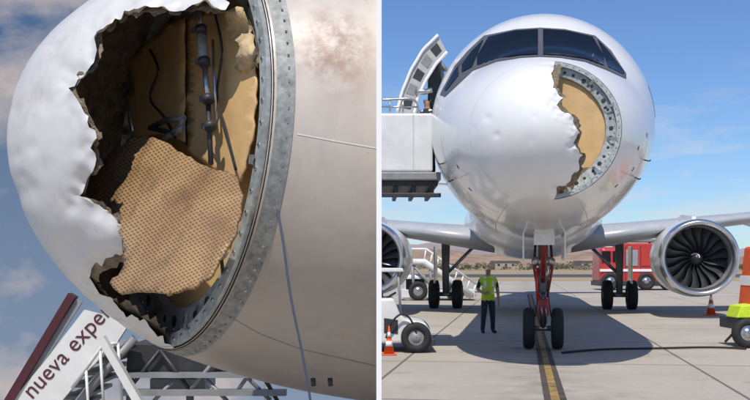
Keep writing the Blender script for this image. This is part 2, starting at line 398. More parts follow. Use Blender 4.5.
# nose gear
ns=5.05; ny=.06
tube(air,'nose_strut',[tfR(ns,ny,2.3),tfR(ns,ny,1.05)],.09,vehg,12)
tube(air,'nose_oleo',[tfR(ns,ny,1.06),tfR(ns,ny,.38)],.055,steel,12)
tube(air,'nose_axle',[tfR(ns,ny-.3,.38),tfR(ns,ny+.3,.38)],.05,steel)
tube(air,'nose_drag',[tfR(ns,ny,1.2),tfR(ns-1.0,ny,2.2)],.05,redg)
tube(air,'gear_pin_streamer',[tfR(ns-.2,ny-.1,1.5),tfR(ns-.22,ny-.12,1.2),tfR(ns-.2,ny-.1,.9)],.03,redp,6)
for e in (-.12,.12):
    tube(air,'nose_brace',[tfR(ns-.1,ny+e,2.25),tfR(ns-.08,ny+e*1.4,1.5),tfR(ns-.05,ny+e*.6,.95)],.025,redg,8)
    tube(air,'torque_link',[tfR(ns-.1,ny+e*.4,.95),tfR(ns-.28,ny+e*.3,.72),tfR(ns-.1,ny+e*.4,.48)],.022,steel,8)
    tube(air,'hydraulic_line',smoothpts([tfR(ns-.1,ny+e*.8,2.2),tfR(ns-.16,ny+e*1.3,1.7),tfR(ns-.14,ny+e*.7,1.2),tfR(ns-.1,ny+e*1.2,.6)]),.010,black,6)
for e in (-.26,.26): wheel(air,'nose_wheel',tfR(ns,ny+e,.38),tfR.r,.38,.22,vehg)
for e in (-.36,.36): box(air,'nose_gear_door',tfR(ns-.3,ny+e,1.88),(.03,1.3,.5),white,(0,0,-yaw),.01)
for z,e in ((1.62,-.13),(1.62,.13),(1.4,0)):
    loft(air,'taxi_light',[[tfR(ns-d,ny+e+r*math.cos(t),z+r*math.sin(t)) for t in [k*math.pi/8 for k in range(16)]] for d,r in ((.1,.03),(.16,.085),(.2,.085),(.201,.01))],[steel],cap=True)
box(air,'gear_placard',tfR(ns-.98,ny,2.0),(.36,.02,.2),refl,(0,0,-yaw),.004)
box(air,'tow_bypass',tfR(ns-.16,ny,.78),(.2,.12,.3),redg,(0,0,-yaw),.02)
# open door
def doorpt(t,w,dy=0):
    a=[(397,112),(402,92),(411,70),(423,50),(438,35)]; b=[(414,114),(418,97),(426,80),(436,64),(447,52)]
    i=min(int(t*4),3); f=t*4-i; A=Vector(a[i]).lerp(Vector(a[i+1]),f); B=Vector(b[i]).lerp(Vector(b[i+1]),f); q=A.lerp(B,w); return P(q.x,q.y,17.9+dy)
doorm=M('door_lining',(.42,.42,.40),.55,.1,.15,8)
rs=[]
for i in range(17):
    t=i/16; rs.append([doorpt(t,0,0),doorpt(t,1,0),doorpt(t,1,.14),doorpt(t,0,.14)])
loft(air,'open_door',rs,doorm,smooth=False)
for i in range(5):
    t0=.06+i*.19; mesh('door_recess',[doorpt(t0,.25,-.006),doorpt(t0,.75,-.006),doorpt(t0+.12,.75,-.006),doorpt(t0+.12,.25,-.006)],[(0,1,2,3)],[darkm,vehg,darkm,alud,darkm][i],air,recalc=False)
for w in (0.0,1.0): tube(air,'door_edge',smoothpts([doorpt(i/8,w,-.02) for i in range(9)],3),.03,white,8)
tube(air,'door_hinge',[P(432,90,17.9),P(424,92,17.9),P(416,92,17.85)],.05,steel)
tube(air,'door_hinge',[P(438,60,18.3),P(446,70,18.6)],.04,steel)
box(air,'door_opening',P(436,100,18.6),(.25,.8,1.5),darkm,(0,0,-yaw),.05)
# ================================================================= stairs platform
st=Grp('boarding_stairs',G(330,18.5))
z=lambda py,D: CH+(265-py)/F*D
D0=17.2
def pb(x0,x1,y0,y1,D,dep,mat,nm,bev=.02,grp=st,taper=None):
    a=P(x0,y0,D); b=P(x1,y1,D); c=(a+b)/2; c.y=D+dep/2
    return box(grp,nm,c,(abs(b.x-a.x),dep,abs(a.z-b.z)),mat,bev=bev,taper=taper)
pb(330,433,113,172,D0,2.2,vehw,'side_panel',.04)
pb(330,441,172,180,D0-.03,2.4,vehg,'platform_deck',.02)
pb(336,438,180,186,D0+.1,2.1,darkm,'deck_frame',.02)
for x in range(340,440,18): pb(x,x+4,186,194,D0+.1,2.0,darkm,'cross_beam',.01)
pb(334,441,193,197,D0+.05,.1,darkm,'lower_rail',.01)
pb(413,413.7,114,171,D0-.008,.008,seam,'panel_joint',0)
for dd in (0,2.1):
    tube(st,'handrail',smoothpts([P(380,100,D0+.05+dd),P(400,99,D0+.05+dd),P(410,99,D0+.05+dd),P(417,103,D0+.05+dd),P(419,113,D0+.05+dd)],4),.022,steel,8)
    tube(st,'mid_rail',[P(380,107,D0+.05+dd),P(417,107,D0+.05+dd)],.016,steel,8)
    for x in (390,403): tube(st,'stanchion',[P(x,100,D0+.05+dd),P(x,114,D0+.05+dd)],.016,steel,8)
topz=z(176,D0); tx=P(332,176,D0).x
for i in range(16):
    box(st,'step',(tx-.1-i*.28,D0+1.1,topz-.1-i*.185),(.3,1.9,.04),vehg,bev=.005)
for dd in (.1,2.1):
    a=Vector((tx,D0+dd,topz-.05)); b=Vector((tx-4.6,D0+dd,.2)); up=Vector((0,0,1.0))
    mesh('stringer',[a,b,b+up*.35,a+up*.35,a+Vector((0,.05,0)),b+Vector((0,.05,0)),b+up*.35+Vector((0,.05,0)),a+up*.35+Vector((0,.05,0))],[(0,1,2,3),(4,5,6,7),(0,1,5,4),(1,2,6,5),(2,3,7,6),(3,0,4,7)],vehw,st)
    tube(st,'flight_rail',[a+up*1.1,b+up*1.1],.025,steel,8)
box(st,'chassis',(tx-1.6,D0+1.1,.65),(4.2,1.8,.3),vehg)
for xx in (-3.2,-.3):
    for dd in (.1,2.1): wheel(st,'truck_wheel',(tx+xx,D0+dd,.38),(0,1,0),.38,.25)
for dd in (.3,1.9): tube(st,'support_post',[(tx-.3,D0+dd,.7),(tx-.1,D0+dd,topz-.1)],.07,vehg)
# ================================================================= background stair truck
s2=Grp('boarding_stairs',G(450,44)); s2.e.name='boarding_stairs.001'
D=43
def q(x,y,d=0): return P(x,y,D+d)
for dd in (0,1.8):
    tube(s2,'stringer',[q(408,262,dd),q(424,262,dd),q(472,296,dd)],.16,vehw,8)
    tube(s2,'handrail',[q(408,249,dd),q(426,249,dd),q(476,284,dd)],.05,refl,6)
    for i in range(9):
        f=i/8; tube(s2,'baluster',[q(424+48*f,262+34*f,dd),q(426+50*f,249+35*f,dd)],.035,refl,6)
    for x in (412,430): tube(s2,'leg',[q(x,262,dd),q(x+2,298,dd)],.08,vehg,6)
    tube(s2,'brace',[q(412,264,dd),q(440,296,dd)],.06,vehg,6)
for i in range(12):
    f=i/11; c=q(425+46*f,262+33*f,.9); box(s2,'step',c,(.3,1.8,.05),vehg,bev=0)
c=q(437,293,.9); box(s2,'chassis',c,(3.2,1.9,.35),vehw)
box(s2,'cab',q(415,287,.9),(1.1,1.8,1.2),vehw,bev=.15,taper=(.8,.9)); box(s2,'cab_window',q(415,284,-.02),(.8,.06,.45),glass,bev=.03)
for x in (418,455):
    for dd in (0,1.8): wheel(s2,'truck_wheel',Vector((q(x,0).x,D+dd,.42)),(0,1,0),.42,.28)
# ================================================================= tractor left foreground
tg=Grp('baggage_tractor',G(395,18))
Dt=17.4
def prism(grp,nm,pts,D,dep,mat,bev=.04):
    n=len(pts); vs=[P(*p,D) for p in pts]+[P(*p,D)+Vector((0,dep,0)) for p in pts]
    o=mesh(nm,vs,[tuple(range(n)),tuple(range(n,2*n))]+[(i,(i+1)%n,n+(i+1)%n,n+i) for i in range(n)],mat,grp)
    b=o.modifiers.new('b','BEVEL'); b.width=bev; b.segments=3
    return o
prism(tg,'body',[(346,340),(346,300),(394,298),(400,314),(406,319),(426,323),(431,332),(431,343),(346,344)],Dt,1.35,vehw,.05)
prism(tg,'seat_back',[(368,299),(370,280),(380,279),(384,299)],Dt+.3,.8,darkm,.03)
prism(tg,'bumper',[(424,339),(435,339),(435,346),(424,346)],Dt-.03,1.45,darkm,.02)
prism(tg,'grille',[(404,327),(420,329),(420,337),(404,337)],Dt-.012,.05,vehg,.005)
prism(tg,'side_vent',[(384,318),(398,320),(398,334),(384,333)],Dt-.010,.05,darkm,.005)
pb(424,428,329,332,Dt-.015,.03,orange,'side_marker',0,tg)
for dd in (.1,1.25): tube(tg,'roof_post',[P(401,318,Dt+dd),P(398,272,Dt+dd)],.022,vehg,8)
tube(tg,'roof_post',[P(352,302,Dt+.1),P(352,272,Dt+.1)],.022,vehg,8)
prism(tg,'roof',[(346,272),(346,268),(403,268),(404,272)],Dt+.02,1.3,vehw,.02)
tube(tg,'steering_column',[P(396,306,Dt+.5),P(390,298,Dt+.4)],.02,darkm,8)
pts=[P(390,296,Dt+.4)+Vector((.10*math.cos(t),.17*math.sin(t),.06*math.cos(t))) for t in [k*math.pi/8 for k in range(17)]]
tube(tg,'steering_wheel',pts,.015,black,6)
for x in (360,416):
    for dd in (.0,1.35): wheel(tg,'tractor_wheel',Vector((P(x,0,Dt+dd).x,Dt+dd,.27)),(0,1,0),.27,.2,vehg)
tube(tg,'hose',smoothpts([P(386,338,Dt-.05),P(392,322,Dt-.12),P(402,314,Dt-.1),P(411,320,Dt-.08),P(418,338,Dt-.06)]),.018,black,8)
def cone(name,loc,h,rot=0):
    g=Grp(name,loc); loc=Vector(loc)
    box(g,'base',loc+Vector((0,0,h*.02)),(h*.52,h*.52,h*.04),orange,(0,0,rot),.01)
    ringz=[(.04,.185),(.30,.135),(.30,.137),(.48,.100),(.48,.098),(.62,.072),(.62,.074),(.78,.046),(.78,.044),(1.0,.02)]
    rs=[[loc+Vector((h*r*math.cos(t),h*r*math.sin(t),h*zz)) for t in [k*math.pi/12 for k in range(24)]] for zz,r in ringz]
    loft(g,'body',rs,[orange,refl],midx_fn=lambda i,k:1 if i in (2,6) else 0)
    return g
cone('traffic_cone',G(711,30.3),.76)
cone('traffic_cone',G(389,17.0),.5)
# ================================================================= cart at right edge
gp=Grp('ground_power_unit',G(770,18.8))
Dg=18.4
prism(gp,'chassis',[(738,330),(738,318),(860,318),(860,330)],Dg,1.0,darkm,.02)
prism(gp,'housing',[(752,318),(760,246),(860,246),(860,318)],Dg+.05,.8,orange,.05)
prism(gp,'fender',[(737,318),(741,306),(760,304),(762,318)],Dg-.03,.6,hiv,.02)
prism(gp,'reflective_band',[(755.5,286),(756.5,276),(861,276),(861,286)],Dg+.03,.84,refl,.005)
for x in (747,840):
    for dd in (0,.95): wheel(gp,'cart_wheel',Vector((P(x,0,Dg+dd).x,Dg+dd,.28)),(0,1,0),.28,.22)
tube(gp,'tow_bar',[P(740,326,Dg+.5),P(725,342,Dg+.5)],.025,darkm)
hs=Grp('power_cable',G(640,18.5))
pts=[]
for i in range(60):
    f=i/59; px=562+184*f; Dd=17.1+2.2*math.sin(f*2.4)*.5+.5*math.sin(f*9)*.25; pts.append(G(px,Dd,.025))
tube(hs,'cable',pts,.02,black,8)
# ================================================================= fire truck
ft_=Grp('fire_engine',G(640,62)); Df=60.5
def fb_(x0,x1,y0,y1,D,dep,mat,nm,bev=.05,taper=None): return pb(x0,x1,y0,y1,D,dep,mat,nm,bev,ft_,taper)
fb_(622,705,243,284,Df,2.5,redp,'rear_body',.1); fb_(600,621,247,283,Df,2.5,redp,'cab',.25,(.92,.95))
fb_(602,611,251,262,Df-.03,.1,glass,'cab_window',.05); fb_(613,620,251,262,Df-.03,.1,glass,'cab_window',.05)
fb_(600,705,281,286,Df-.05,2.6,darkm,'chassis',.03); fb_(600,705,269,271.5,Df-.04,.06,refl,'stripe',0)
shm=M('shutter',(.4,.4,.41),.4,.5)
for x in (626,641,656,671,686): fb_(x,x+12,250,266,Df-.05,.1,shm if x<640 else redp,'roller_shutter',.02)
for x in (626,641,656,671,686): fb_(x-.5,x,246,280,Df-.03,.06,darkm,'panel_gap',0)
fb_(604,618,243,246,Df+.4,1.2,M('beacon',(.03,.1,.5),.3),'light_bar',.04); fb_(628,700,239,242,Df+.3,1.6,vehg,'roof_ladder',.03)
tube(ft_,'monitor',[P(650,243,Df+1),P(648,236,Df+1),P(638,234,Df+1)],.1,redp)
for x in (610,646,668): 
    for dd in (.1,2.4): wheel(ft_,'truck_wheel',Vector((P(x,0,Df+dd).x,Df+dd,.55)),(0,1,0),.55,.4)
# ================================================================= worker
def person(name,loc,H,rotz=0,vest=hiv):
    g=Grp(name,loc); k=H/1.76
    V=[];E=[];Rr=[]
    def v(p,r,par=None):
        V.append(p); Rr.append(r if isinstance(r,tuple) else (r,r))
        if par is not None: E.append((par,len(V)-1))
        return len(V)-1
    pel=v((0,0,.95),(.165,.12)); sp=v((0,0,1.12),(.16,.12),pel); ch=v((0,0,1.33),(.19,.13),sp); nb=v((0,.01,1.47),(.09,.075),ch); nk=v((0,0,1.54),.058,nb); h1=v((0,-.02,1.61),(.072,.08),nk); h2=v((0,-.01,1.69),(.076,.088),h1)
    for s in (1,-1):
        sh=v((s*.19,0,1.42),.075,ch)
        el=v((s*.275,.05,1.15),.052,sh)
        wr=v((s*.27,-.06,.90) if s>0 else (s*.16,-.17,1.05),.033,el)
        w0=Vector(V[wr])
        if s>0:
            pm=v(tuple(w0+Vector((0,-.03,-.08))),(.022,.036),wr); p0=Vector(V[pm])
            for j in range(4):
                a=v(tuple(p0+Vector((0,-.03+.022*j,-.05))),.0095,pm); b=v(tuple(p0+Vector((-.008,-.035+.022*j,-.08))),.009,a); v(tuple(p0+Vector((-.02,-.035+.022*j,-.10))),.008,b)
            a=v(tuple(p0+Vector((-.01,-.045,.0))),.011,pm); v(tuple(p0+Vector((-.015,-.06,-.03))),.009,a)
        else:
            pm=v(tuple(w0+Vector((.05,-.05,.02))),(.036,.022),wr); p0=Vector(V[pm])
            for j in range(4):
                a=v(tuple(p0+Vector((.04,-.03,.03-.022*j))),.0095,pm); b=v(tuple(p0+Vector((.065,-.03,.03-.022*j))),.009,a); v(tuple(p0+Vector((.08,-.01,.03-.022*j))),.008,b)
            a=v(tuple(p0+Vector((.01,-.02,.05))),.011,pm); v(tuple(p0+Vector((.035,-.03,.065))),.009,a)
        hp=v((s*.09,0,.88),.11,pel); kn=v((s*.12,-.015,.49),.078,hp); an=v((s*.14,.02,.12),.06,kn); ft0=v((s*.145,0,.05),.05,an); v((s*.17,-.16,.045),.042,ft0)
    me=bpy.data.meshes.new('body'); me.from_pydata(V,E,[]); o=bpy.data.objects.new('body',me); sc.collection.objects.link(o)
    m=o.modifiers.new('s','SKIN'); m.use_smooth_shade=True
    for i,r in enumerate(Rr): me.skin_vertices[0].data[i].radius=r
    me.skin_vertices[0].data[0].use_root=True
    o.modifiers.new('d','SUBSURF').levels=2
    bpy.context.view_layer.update(); bake(o); me=o.data
    for mt in (navy,vest,skin,refl,black,hair): me.materials.append(mt)
    R=Matrix.Rotation(rotz,3,'Z')
    for p in me.polygons:
        c=p.center; x=abs(c.x)
        if c.z>1.50: i=5 if (c.z>1.735 or (c.y>.02 and c.z>1.6)) else 2
        elif c.x<0 and c.y<-.12 and c.z>.93: i=2
        elif c.z>.86 and x<.215 or (c.z>1.32 and x<.24): i=3 if (1.05<c.z<1.095 or 1.2<c.z<1.245 or (.08<x<.11 and c.z>1.2)) else 1
        elif c.z>.70 and x>.2: i=0 if c.z>1.2 else 2
        elif c.z<.10: i=4
        else: i=0
        p.material_index=i; p.use_smooth=True
    zmin=min(vv.co.z for vv in me.vertices)
    for vv in me.vertices: vv.co=R@((vv.co-Vector((0,0,zmin)))*k)+Vector(loc)
    g.add(o)
    def lp(p): return R@((Vector(p)-Vector((0,0,zmin)))*k)+Vector(loc)
    tube(g,'nose',[lp((0,-.09,1.68)),lp((0,-.115,1.65)),lp((0,-.098,1.64))],.01*k,skin,8)
    tube(g,'mouth',[lp((-.022,-.096,1.615)),lp((0,-.102,1.613)),lp((.022,-.096,1.615))],.004*k,M('lips',(.3,.1,.08)),6)
    for s in (1,-1):
        tube(g,'eye',[lp((s*.022,-.092,1.685)),lp((s*.042,-.086,1.685))],.006*k,hair,6)
        tube(g,'ear',[lp((s*.078,0,1.70)),lp((s*.086,.01,1.67)),lp((s*.076,.0,1.645))],.01*k,skin,6)
person('ground_worker',G(488,22.4),1.53,.2)
person('ground_worker',Vector((P(427,140,18.0).x,18.0,P(0,172,17.2).z+.003)),1.45,-.5,navy)
# ================================================================= ground, hills, trees
def nodes(name):
    m,nt,b=newmat(name); return m,nt.nodes,nt.links,b
m,N,L,b=nodes('concrete_apron')
g=N.new('ShaderNodeNewGeometry'); mp=N.new('ShaderNodeMapping'); mp.inputs['Rotation'].default_value=(0,0,yaw); L.new(g.outputs['Position'],mp.inputs['Vector'])
sx=N.new('ShaderNodeSeparateXYZ'); L.new(mp.outputs[0],sx.inputs[0])
def mth(op,a,b_=None,cl=False):
    n=N.new('ShaderNodeMath'); n.operation=op; n.use_clamp=cl
    for i,qv in enumerate((a,b_)):
        if qv is None: continue
        if isinstance(qv,(int,float)): n.inputs[i].default_value=qv
        else: L.new(qv,n.inputs[i])
    return n.outputs[0]
def joint(o,off,size,w):
    return mth('GREATER_THAN',mth('ABSOLUTE',mth('SUBTRACT',mth('FRACT',mth('DIVIDE',mth('ADD',o,off),size)),.5)),.5-w/size)
j=mth('MAXIMUM',joint(sx.outputs[0],1.9,4.5,.022),joint(sx.outputs[1],2.2,4.5,.03))
def noise(scale,det=6,rough=.6,vec=None):
    n=N.new('ShaderNodeTexNoise'); n.inputs['Scale'].default_value=scale; n.inputs['Detail'].default_value=det; n.inputs['Roughness'].default_value=rough
    L.new(vec or g.outputs['Position'],n.inputs['Vector']); return n.outputs['Fac']
def mr(o,a,b_,c=0,d=1):
    n=N.new('ShaderNodeMapRange'); 
    for i,qv in enumerate((a,b_,c,d)): n.inputs[i+1].default_value=qv
    L.new(o,n.inputs[0]); return n.outputs[0]
def mix(f,A,B):
    n=N.new('ShaderNodeMix'); n.data_type='RGBA'
    if isinstance(f,(int,float)): n.inputs['Factor'].default_value=f
    else: L.new(f,n.inputs['Factor'])
    for k,qv in (('A',A),('B',B)):
        if isinstance(qv,tuple): n.inputs[k].default_value=(*qv,1)
        else: L.new(qv,n.inputs[k])
    return n.outputs['Result']
sl=N.new('ShaderNodeTexWhiteNoise'); sl.noise_dimensions='2D'; cb=N.new('ShaderNodeCombineXYZ')
L.new(mth('FLOOR',mth('DIVIDE',mth('ADD',sx.outputs[0],4.15),4.5)),cb.inputs[0]); L.new(mth('FLOOR',mth('DIVIDE',mth('ADD',sx.outputs[1],4.45),4.5)),cb.inputs[1]); L.new(cb.outputs[0],sl.inputs[0])
c1=mix(mr(noise(.35,8),.3,.7),(.40,.355,.295),(.50,.455,.385)); c1=mix(mr(noise(9,5),.35,.75,0,.35),c1,(.28,.25,.215)); c1=mix(mr(sl.outputs[0],0,1,0,.3),c1,(.33,.295,.25))
c1=mix(mr(noise(1.1,5),.58,.74,0,.5),c1,(.19,.165,.135))
stx=mth('SUBTRACT',1.,mth('DIVIDE',mth('ABSOLUTE',mth('SUBTRACT',sx.outputs[0],.30)),1.2),True)
c1=mix(mth('MULTIPLY',mth('MULTIPLY',stx,mr(noise(2.2,6),.35,.7)),.55),c1,(.14,.12,.095))
c1=mix(mth('MULTIPLY',j,.8),c1,(.07,.06,.055)); L.new(c1,b.inputs['Base Color']); b.inputs['Roughness'].default_value=.85
bp=N.new('ShaderNodeBump'); bp.inputs['Strength'].default_value=.25; bp.inputs['Distance'].default_value=.02; L.new(noise(30,4),bp.inputs['Height']); L.new(bp.outputs[0],b.inputs['Normal'])
apron=m
drygrass=M('dry_grass_soil',(.34,.26,.15),.9,0,.3,.05,detail=10)
asph=M('asphalt',(.07,.07,.07),.85,0,.2,.5)
def sheet(name,x0,x1,y0,y1,zz,mat): return mesh(name,[(x0,y0,zz),(x1,y0,zz),(x1,y1,zz),(x0,y1,zz)],[(0,1,2,3)],mat,None,recalc=False)
sheet('ground',-4000,4000,-300,6000,-.008,drygrass)
sheet('apron_pavement',-90,160,-60,95,-.004,apron)
sheet('taxiway_road',-400,600,125,165,-.004,asph)
gl=Grp('lead_in_line_marking',tfR(3,.0,0)); 
lm=M('worn_yellow',(.30,.19,.06),.8,0,.6,5)
def line(a,b,w,mat,zz=.0,nm='line'):
    a=Vector(a);b=Vector(b); d=(b-a).normalized(); qv=Vector((-d.y,d.x,0))*w/2; vs=[a+qv,a-qv,b-qv,b+qv]
    for v_ in vs: v_.z=zz
    return mesh(nm,vs,[(0,1,2,3)],mat,gl,recalc=False)
tar=M('tar_seal',(.075,.058,.045),.8,0,.5,4)
line(tfR(-12,ny,0),tfR(40,ny,0),.26,tar,.0); line(tfR(-12,ny,0),tfR(40,ny,0),.10,lm,.004)
line(G(560,47),G(760,52),.25,refl,.0); line(G(381,47.5),G(560,47),.25,refl,.0)
def hills(name,D,zf,mat,depth=500):
    xs=[float(q) for q in np.linspace(-1,1,160)*D*.9]; vs=[];fs=[]
    for i,x in enumerate(xs):
        h=zf(x)
        for jx in range(6): f=jx/5; vs.append((x,D+depth*f+random.uniform(-10,10),h*math.sin(f*math.pi/2)*(1+.12*math.sin(x*.013+jx*2))-1*(jx==0)))
    for i in range(159):
        for jx in range(5): a=i*6+jx; fs.append((a,a+1,a+7,a+6))
    return mesh(name,vs,fs,mat,None,True)
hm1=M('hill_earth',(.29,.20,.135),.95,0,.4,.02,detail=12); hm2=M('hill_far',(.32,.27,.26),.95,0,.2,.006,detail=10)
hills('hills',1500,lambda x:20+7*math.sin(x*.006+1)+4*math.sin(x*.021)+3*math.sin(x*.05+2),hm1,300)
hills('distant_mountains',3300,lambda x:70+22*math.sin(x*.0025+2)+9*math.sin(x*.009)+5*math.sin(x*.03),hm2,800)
leaf=M('tree_foliage',(.08,.085,.045),.9,0,.5,.6)
vs=[];fs=[]
R=random.Random(5)
for t in range(230):
    Dd=R.uniform(280,560); x=G(R.uniform(380,760),Dd).x; hh=R.uniform(.8,2.6); wdt=hh*R.uniform(1.3,3.2)
    for kx in range(80):
        a=R.uniform(0,6.28); rr=R.random()**.5; zc_=R.uniform(.0,1); cx=x+math.cos(a)*rr*wdt*.6*math.cos(zc_*1.3); cy=Dd+math.sin(a)*rr*wdt*.6; cz=hh*zc_; s_=R.uniform(.15,.5)
        b0=len(vs)
        for _ in range(3): vs.append((cx+R.uniform(-s_,s_),cy+R.uniform(-s_,s_),cz+R.uniform(-s_,s_)))
        fs.append((b0,b0+1,b0+2))
mesh('distant_trees',vs,fs,leaf,None,recalc=False)
bd=Grp('airport_building',G(560,330)); bm_=M('building_wall',(.38,.31,.25),.8); 
for x0,x1,y0 in ((495,519,261),(536,556,264),(582,600,261)):
    pb(x0,x1,y0,269.5,330,14,bm_,'block',.0,bd); pb(x0-.5,x1+.5,y0-.5,y0,329.5,15,vehg,'roof_edge',0,bd)
    for x in range(int(x0)+3,int(x1)-3,7): pb(x,x+2,y0+3,y0+4.5,329.9,.05,glass,'window',0,bd)
# ================================================================= LEFT : close view of the damaged nose
WD0,WD1=3.6,8.5
def divider_x(D): return (379.0-375)/F*D
pw=Grp('view_divider',(divider_x(6),6,0))  # added white divider standing in for the gap between the two views
t_=.0095
mesh('panel',[(divider_x(WD0)-t_,WD0,0),(divider_x(WD0)+t_,WD0,0),(divider_x(WD1)+t_,WD1,0),(divider_x(WD1)-t_,WD1,0),
  (divider_x(WD0)-t_,WD0,2.6),(divider_x(WD0)+t_,WD0,2.6),(divider_x(WD1)+t_,WD1,3.95),(divider_x(WD1)-t_,WD1,3.95)],[(0,1,2,3),(4,5,6,7),(0,1,5,4),(1,2,6,5),(2,3,7,6),(3,0,4,7)],divider_m,pw)
m,N,L,b=nodes('sky_backdrop'); N.remove(b); g=N.new('ShaderNodeNewGeometry'); em=N.new('ShaderNodeEmission'); L.new(em.outputs[0],N['Material Output'].inputs[0])
sx=N.new('ShaderNodeSeparateXYZ'); L.new(g.outputs['Position'],sx.inputs[0])
base=mix(mr(sx.outputs[2],.3,3.8),(.23,.30,.41),(.075,.145,.29))
mp=N.new('ShaderNodeMapping'); mp.inputs['Scale'].default_value=(.8,.8,1.25); mp.inputs['Location'].default_value=(1.3,0,.55); L.new(g.outputs['Position'],mp.inputs[0])
cl=mr(noise(.95,10,.58,mp.outputs[0]),.47,.66)
L.new(mix(mth('MULTIPLY',cl,.85),base,(.56,.49,.47)),em.inputs[0]); em.inputs[1].default_value=1.0
skyb=m
vs=[];fs=[]
for i in range(25):
    f=i/24
    x=divider_x(WD1)-t_-.002 -6.6*f; y=WD1-2.2*max(0,(f-.6)/.4)**2
    vs+= [(x,y,0),(x,y,4.0)]
for i in range(24): fs.append((2*i,2*i+1,2*i+3,2*i+2))
mesh('sky',vs,fs,skyb,None,True,recalc=False)
yl=math.radians(59)
tfL=TF(P(180,150,4.95),yl,math.radians(5))
nose=Grp('airliner',tfL(1.2,0,3.4)); nose.e.name='airliner.001'
def weathered(name,base,dark,spots,streak=0,low_shade=None):
    global N,L,g
    m,N,L,b=nodes(name); g=N.new('ShaderNodeNewGeometry')
    c=mix(mr(noise(1.3,7),.35,.7),base,tuple(q*.84 for q in base))
    c=mix(mr(noise(30,3,.7),.66,.74,0,.5),c,dark)
    if streak:
        mp=N.new('ShaderNodeMapping'); mp.inputs['Scale'].default_value=(2,2,.7); mp.inputs['Rotation'].default_value=(.3,.5,.2); L.new(g.outputs['Position'],mp.inputs[0])
        c=mix(mr(noise(3.2,10,.7,mp.outputs[0]),.50,.72,0,streak),c,dark)
    if low_shade:
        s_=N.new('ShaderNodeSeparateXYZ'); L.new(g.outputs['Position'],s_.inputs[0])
        c=mix(mth('MULTIPLY',mr(s_.outputs[2],.8,2.1,1,0),mr(noise(1.8,8,.65),.25,.7,.45,1)),c,low_shade)  # shade of the lower fuselage painted into base colour by height, noise-broken
    for (p,r,col,amt) in spots:
        d=N.new('ShaderNodeVectorMath'); d.operation='DISTANCE'; L.new(g.outputs['Position'],d.inputs[0]); d.inputs[1].default_value=p
        msk=mth('MULTIPLY',mr(d.outputs['Value'],r*.3,r,1,0),mr(noise(11,10,.78),.40,.58)); c=mix(mth('MULTIPLY',msk,amt),c,col)
    L.new(c,b.inputs['Base Color']); b.inputs['Roughness'].default_value=.42; b.inputs['Coat Weight'].default_value=.2; b.inputs['Coat Roughness'].default_value=.2
    bp=N.new('ShaderNodeBump'); bp.inputs['Strength'].default_value=.15; bp.inputs['Distance'].default_value=.08; L.new(noise(2.5,3),bp.inputs['Height']); L.new(bp.outputs[0],b.inputs['Normal'])
    return m
pos=P(332,45,4.3)
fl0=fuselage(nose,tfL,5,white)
bvL=BVHTree.FromPolygons([v.co.copy() for v in fl0.data.vertices],[tuple(p.vertices) for p in fl0.data.polygons])
def hit(px,py):
    h=bvL.ray_cast(CAM,(P(px,py,1)-CAM).normalized()); return h[0]
sp=[(tuple(hit(328,42) or pos),.21,(.20,.075,.045),.85),(tuple(hit(345,62) or pos),.20,(.33,.2,.13),.5)]
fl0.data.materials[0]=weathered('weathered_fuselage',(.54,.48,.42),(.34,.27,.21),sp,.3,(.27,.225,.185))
radm=weathered('weathered_radome',(.66,.655,.64),(.36,.30,.25),[(tuple(P(75,70,4.5)),.22,(.32,.25,.2),.5),(tuple(P(110,300,4.2)),.22,(.32,.25,.2),.4),(tuple(P(35,110,4.4)),.2,(.36,.3,.25),.35)],.25)
holeL=[(236,-60),(330,-60),(330,372),(184,368),(174,348),(150,330),(122,314),(100,299),(87,284),(90,272),(108,262),(126,254),(137,243),(128,234),(118,226),(106,214),(92,206),(77,198),(82,186),(92,172),(95,160),(90,148),(97,138),(88,122),(82,108),(72,92),(66,86),(80,74),(92,62),(96,46),(96,30),(112,22),(124,10),(150,5),(176,7),(205,1),(228,6)]
nrm=tfL.r
def farL(x,y):
    d=(P(x,y,1)-CAM); t=(tfL.C+nrm*(-.12)-CAM).dot(nrm)/d.dot(nrm)
    if t<0 or t>9: t=9
    return CAM+d*t
dl=[(40,100,12,.012),(30,190,12,.010),(75,245,12,.012),(62,66,9,.014)]
for _ in range(14): dl.append((RD.uniform(12,95),RD.uniform(40,290),RD.uniform(6,12),RD.uniform(.003,.007)))
radome(nose,'radome',tfL,1.0,rough_poly(holeL,2.6,5,11),farL,[radm,innerd,cream],3.0,.02,crumple=.04,fall=10,dents=dl,n=240,m_=84,fq=9)
holeL2=[(236,-60),(330,-60),(330,372),(190,362),(178,342),(158,324),(136,308),(110,297),(94,286),(99,275),(119,265),(141,247),(132,233),(121,224),(109,212),(96,204),(83,197),(87,184),(97,172),(100,160),(95,148),(102,138),(93,122),(87,108),(77,93),(72,86),(85,75),(97,64),(102,46),(101,32),(115,25),(127,14),(150,10),(176,13),(205,7),(228,12)]
radome(nose,'radome_inner_skin',tfL,.972,rough_poly(holeL2,4.0,4,21),farL,[liner,liner,liner],3.0,.006,crumple=.03,fall=11)
mount(nose,tfL,True)
def onb(px,py,ds=-.06):
    d=P(px,py,1)-CAM; pl=tfL(SR+.10+ds,0,3.47); t=(pl-CAM).dot(tfL.a)/d.dot(tfL.a); return CAM+d*t
